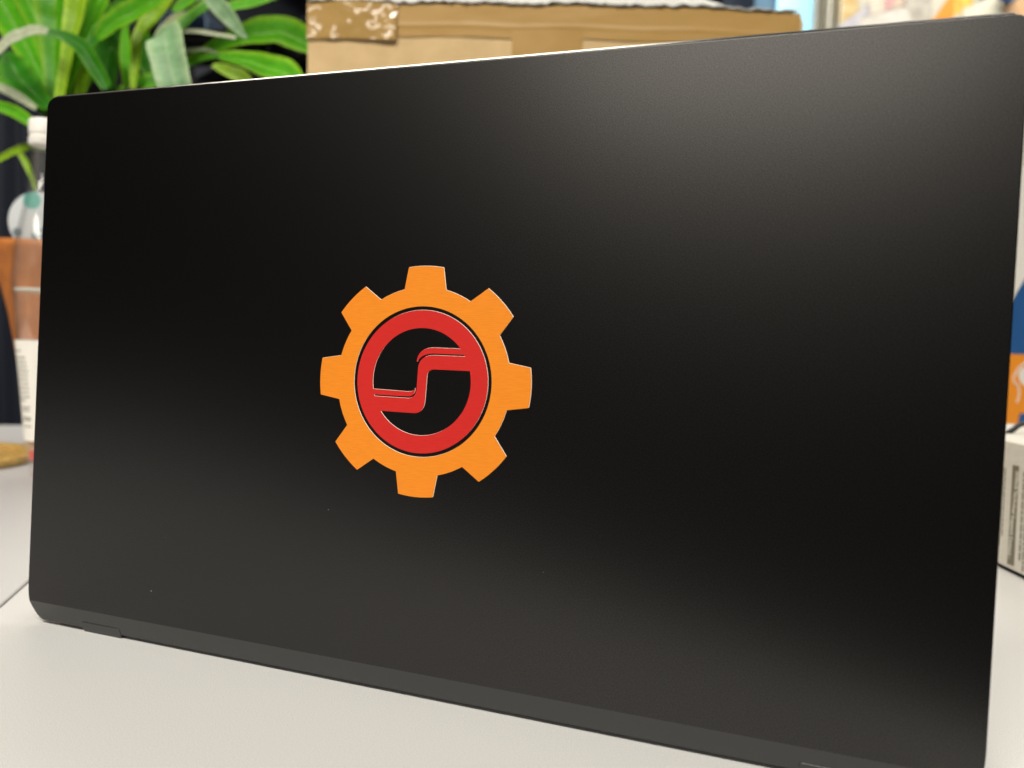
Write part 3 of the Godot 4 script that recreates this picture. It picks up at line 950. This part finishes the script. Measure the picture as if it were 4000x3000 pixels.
# ---------------------------------------------------------------- far background
func build_far() -> void:
	var yaw := deg_to_rad(YAW)
	var floor_m := structure("floor", slab(-4.0, -4.0, -0.05, 4.0, 4.0, 0.0, 0.002), M.floor_grey, "dim floor beyond the desk")
	floor_m.basis = Basis(Vector3.RIGHT, -PI / 2)
	floor_m.position = Vector3(0, -0.74, 0)
	var w := structure("wall_dark", slab(-3.2, -0.74, -0.08, 0.402, 1.75, 0.0, 0.002), M.wall_dark, "dark wall behind the plant")
	w.position = far(0, 0, -1.80)
	w.rotation.y = yaw
	w = structure("wall_pale", slab(0.628, -0.74, -0.08, 3.0, 1.75, 0.0, 0.002), M.wall_pale, "pale wall that carries the pinned pictures")
	w.position = far(0, 0, -1.80)
	w.rotation.y = yaw
	var n := thing("window", "tall bright window strip with a pale frame beside the box", "window", far(0.515, -0.2, -1.80), yaw)
	obj("frame", slab(-0.113, 0.0, -0.05, -0.033, 1.9, 0.01, 0.003), M.binder_navy, n)
	obj("frame", slab(0.1115, 0.0, -0.05, 0.148, 1.9, 0.025, 0.003), M.frame_pale, n)
	obj("frame", slab(0.1482, 0.0, -0.05, 0.1775, 1.9, 0.022, 0.003), M.frame_pale, n)
	obj("pane", slab(-0.0325, 0.0, -0.02, 0.0250, 1.9, -0.012, 0.001), M.pane_dim, n)
	obj("pane", slab(0.0255, 0.0, -0.02, 0.1113, 1.9, -0.012, 0.001), M.window_glow, n)
	var wl := AreaLight3D.new()
	wl.name = "window_light"
	wl.area_size = Vector2(0.085, 1.8)
	wl.light_color = Color(0.75, 0.92, 1.0)
	wl.light_energy = 0.12
	wl.shadow_enabled = true
	n.add_child(wl)
	wl.position = Vector3(0.068, 0.95, 0.03)
	wl.rotation.y = PI
	# dark cabinet with two drawers whose edges run downhill in the picture
	var c := thing("slate_cabinet", "dark slate cabinet with a black gap, seen between plant and box", "cabinet", far(-0.56, -0.74, -1.28), deg_to_rad(-28.0))
	obj("body", slab(-0.40, 0.0, -0.40, 0.40, 1.400, 0.0, 0.004), M.cabinet_grey, c)
	obj("drawer_front", slab(-0.41, 1.447, -0.40, 0.41, 1.80, 0.012, 0.004), M.cabinet_slate, c)
	obj("shadow_gap", slab(-0.39, 1.400, -0.39, 0.39, 1.447, -0.03, 0.001), M.wall_dark, c)
	for b in [[-0.745, 0.055, "binder_navy", "navy document tray behind the plant, left of the grey blue one"], [-0.672, 0.085, "binder_blue", "grey blue document tray behind the plant"]]:
		var q := thing("document_tray", b[3], "tray", far(b[0], 0.6565, -1.12), yaw)
		obj("body", slab(-b[1] * 0.5, 0.0, -0.10, b[1] * 0.5, 0.034, 0.0, 0.003), M[b[2]], q)
		obj("lip", slab(-b[1] * 0.5, 0.034, -0.006, b[1] * 0.5, 0.038, 0.002, 0.001), M[b[2]], q)
	var sh := thing("shelf", "dark shelf board under the document trays", "shelf", far(-0.70, 0.637, -1.12), yaw)
	obj("board", slab(-0.20, 0.0, -0.12, 0.20, 0.019, 0.02, 0.002), M.wall_dark, sh)
	for s in [-0.18, 0.18]:
		obj("upright", slab(s - 0.01, -1.377, -0.11, s + 0.01, 0.0, 0.01, 0.002), M.wall_dark, sh)
	var cu := thing("curtain", "dark navy curtain fold hanging behind the bottle", "curtain", far(-1.02, -0.30, -1.16), yaw)
	var fold := func(u: float, v: float) -> Vector3: return Vector3(u, v, 0.012 * sin(u * 130.0) + 0.004 * sin(v * 7.0 + u * 40.0))
	obj("cloth", sheet(-0.05, 0.0, 0.055, 1.25, 40, 20, fold, 0.002), M.curtain_navy, cu)
	# pinned pictures, each a flat print
	var prints := [
		[0.712, 0.985, 0.052, 0.085, 0.05, Color(0.52, 0.36, 0.12), Color(0.70, 0.58, 0.36), "yellow brown photo print pinned beside the window frame"],
		[0.752, 0.962, 0.028, 0.16, -0.95, Color(0.42, 0.42, 0.50), Color(0.62, 0.62, 0.68), "slanting lavender strip beside the yellow brown print"],
		[0.786, 0.985, 0.042, 0.10, 0.03, Color(0.58, 0.50, 0.42), Color(0.74, 0.68, 0.58), "cream portrait print right of the lavender strip"],
		[0.816, 0.990, 0.024, 0.07, 0.0, Color(0.58, 0.24, 0.30), Color(0.68, 0.42, 0.42), "narrow pink print between cream and grey prints"],
		[0.842, 0.995, 0.034, 0.08, -0.5, Color(0.34, 0.24, 0.18), Color(0.66, 0.54, 0.44), "brown speckled print right of the pink one"],
		[0.880, 0.975, 0.062, 0.11, 0.04, Color(0.32, 0.30, 0.26), Color(0.56, 0.54, 0.48), "grey photo print left of the orange triangle"],
		[0.985, 0.995, 0.050, 0.07, 0.06, Color(0.50, 0.33, 0.03), Color(0.72, 0.55, 0.12), "yellow flower print right of the orange triangle"],
		[1.050, 1.010, 0.044, 0.06, -0.35, Color(0.12, 0.14, 0.12), Color(0.20, 0.22, 0.19), "dark grey green print right of the yellow one"],
		[1.118, 0.985, 0.080, 0.10, 0.05, Color(0.50, 0.30, 0.15), Color(0.62, 0.40, 0.22), "tan print at the far right of the pinboard"],
		[1.032, 0.965, 0.090, 0.05, 0.40, Color(0.62, 0.60, 0.48), Color(0.74, 0.72, 0.60), "slanting cream paper under the dark green print"],
		[0.800, 0.945, 0.120, 0.04, 0.25, Color(0.60, 0.58, 0.52), Color(0.70, 0.69, 0.66), "pale paper strip along the foot of the pictures"],
	]
	var k := 0
	for p in prints:
		var m := mat("photo_%d" % k, Color(1, 1, 1), 0.45)
		m.albedo_texture = noise_tex(0.02, p[5].linear_to_srgb(), p[6].linear_to_srgb(), 128, 3, 70 + k, 0.5)
		m.uv1_triplanar = true
		m.uv1_scale = Vector3.ONE * 12.0
		var o := obj("photo_print", slab(-p[2] * 0.5, -p[3] * 0.5, 0.0, p[2] * 0.5, p[3] * 0.5, 0.0012, 0.0002), m)
		o.transform = Transform3D(Basis(Vector3.UP, yaw) * Basis(Vector3.BACK, p[4]), far(p[0], p[1], -1.797 + 0.0018 * k))
		o.set_meta("label", p[7])
		o.set_meta("category", "print")
		o.set_meta("group", "pictures pinned to the pale wall")
		k += 1
	var st := begin()
	extrude(st, PackedVector2Array([Vector2(-0.028, 0.0), Vector2(0.026, 0.0), Vector2(0.024, 0.08), Vector2(0.018, 0.075)]), 0.0, 0.0012)
	var tr := obj("paper_triangle", done(st), M.orange_card)
	tr.transform = Transform3D(Basis(Vector3.UP, yaw), far(0.935, 0.935, -1.775))
	tr.set_meta("label", "bright orange paper triangle among the pinned pictures")
	tr.set_meta("category", "paper")
	st = begin()
	extrude(st, circle(0.020, 32), 0.0, 0.014, 0.005)
	var kn := obj("round_magnet", done(st), M.blue_card)
	kn.transform = Transform3D(Basis(Vector3.UP, yaw), far(1.083, 0.997, -1.770))
	kn.set_meta("label", "deep blue round magnet holding the tan print")
	kn.set_meta("category", "magnet")

# ---------------------------------------------------------------- lamps
func ceiling_panel(at: Vector3, size: Vector2, energy: float, tint: Color, label: String) -> void:
	var t := thing("ceiling_light", label, "ceiling light", at, 0.0, "ceiling lights over the desk")
	obj("housing", slab(-size.x * 0.5 - 0.02, -size.y * 0.5 - 0.02, 0.004, size.x * 0.5 + 0.02, size.y * 0.5 + 0.02, 0.05, 0.004), M.lamp_housing, t).rotation.x = -PI / 2
	obj("lamp_panel", slab(-size.x * 0.5, -size.y * 0.5, -0.004, size.x * 0.5, size.y * 0.5, 0.0035, 0.001), M.lamp_glow, t).rotation.x = -PI / 2
	var l := AreaLight3D.new()
	l.name = "light"
	l.area_size = size
	l.light_color = tint
	l.light_energy = energy
	l.shadow_enabled = true
	l.area_range = 12.0
	l.area_attenuation = 2.0
	t.add_child(l)
	l.position = Vector3(0, -0.012, 0)
	l.rotation.x = -PI / 2

# ---------------------------------------------------------------- everything
func _ready() -> void:
	rng.seed = 1
	materials()
	# camera
	var cam := Camera3D.new()
	cam.name = "camera"
	add_child(cam)
	cam.near = 0.02
	cam.far = 60.0
	var lens := CameraAttributesPhysical.new()
	lens.frustum_focal_length = 24.0
	lens.frustum_near = 0.02
	lens.frustum_far = 60.0
	lens.frustum_focus_distance = 0.285
	lens.exposure_aperture = 7.5
	cam.attributes = lens
	cam.fov = 53.13
	cam.look_at_from_position(Vector3(0.1170, 0.1315, 0.2404), Vector3(0.1170 - 0.3179, 0.1315 - 0.0659, 0.2404 - 0.9458), Vector3(-0.0528, 0.9973, -0.0518))
	cam.current = true
	# air and exposure: an indoor close-up, so no sky
	var we := WorldEnvironment.new()
	we.name = "environment"
	var env := Environment.new()
	env.background_mode = Environment.BG_COLOR
	env.background_color = Color(0.03, 0.03, 0.033)
	env.tonemap_mode = Environment.TONE_MAPPER_LINEAR
	env.tonemap_exposure = 1.0
	env.sdfgi_enabled = true
	env.ssao_enabled = true
	env.ssil_enabled = true
	we.environment = env
	add_child(we)
	# lamps
	var warm := Color(1.0, 0.975, 0.93)
	ceiling_panel(Vector3(0.05, 1.75, 3.0), Vector2(1.7, 0.6), 3.2, warm, "ceiling light farthest behind the viewer")
	ceiling_panel(Vector3(-0.1, 1.75, 1.1), Vector2(1.5, 0.5), 7.5, warm, "ceiling light between the viewer and the desk edge")
	ceiling_panel(Vector3(-0.80, 1.75, -0.80), Vector2(1.2, 0.5), 1.1, warm, "ceiling light straight above the laptop")
	ceiling_panel(Vector3(0.9, 1.75, -1.55), Vector2(1.2, 0.4), 3.4, warm, "added ceiling panel that brightens the pinned pictures")  # added panel, put in to brighten the wall with the pictures
	# setting, then things
	build_desks()
	build_far()
	build_box()
	build_laptop()
	build_bottle()
	build_plant()
	build_left_small()
	build_right()
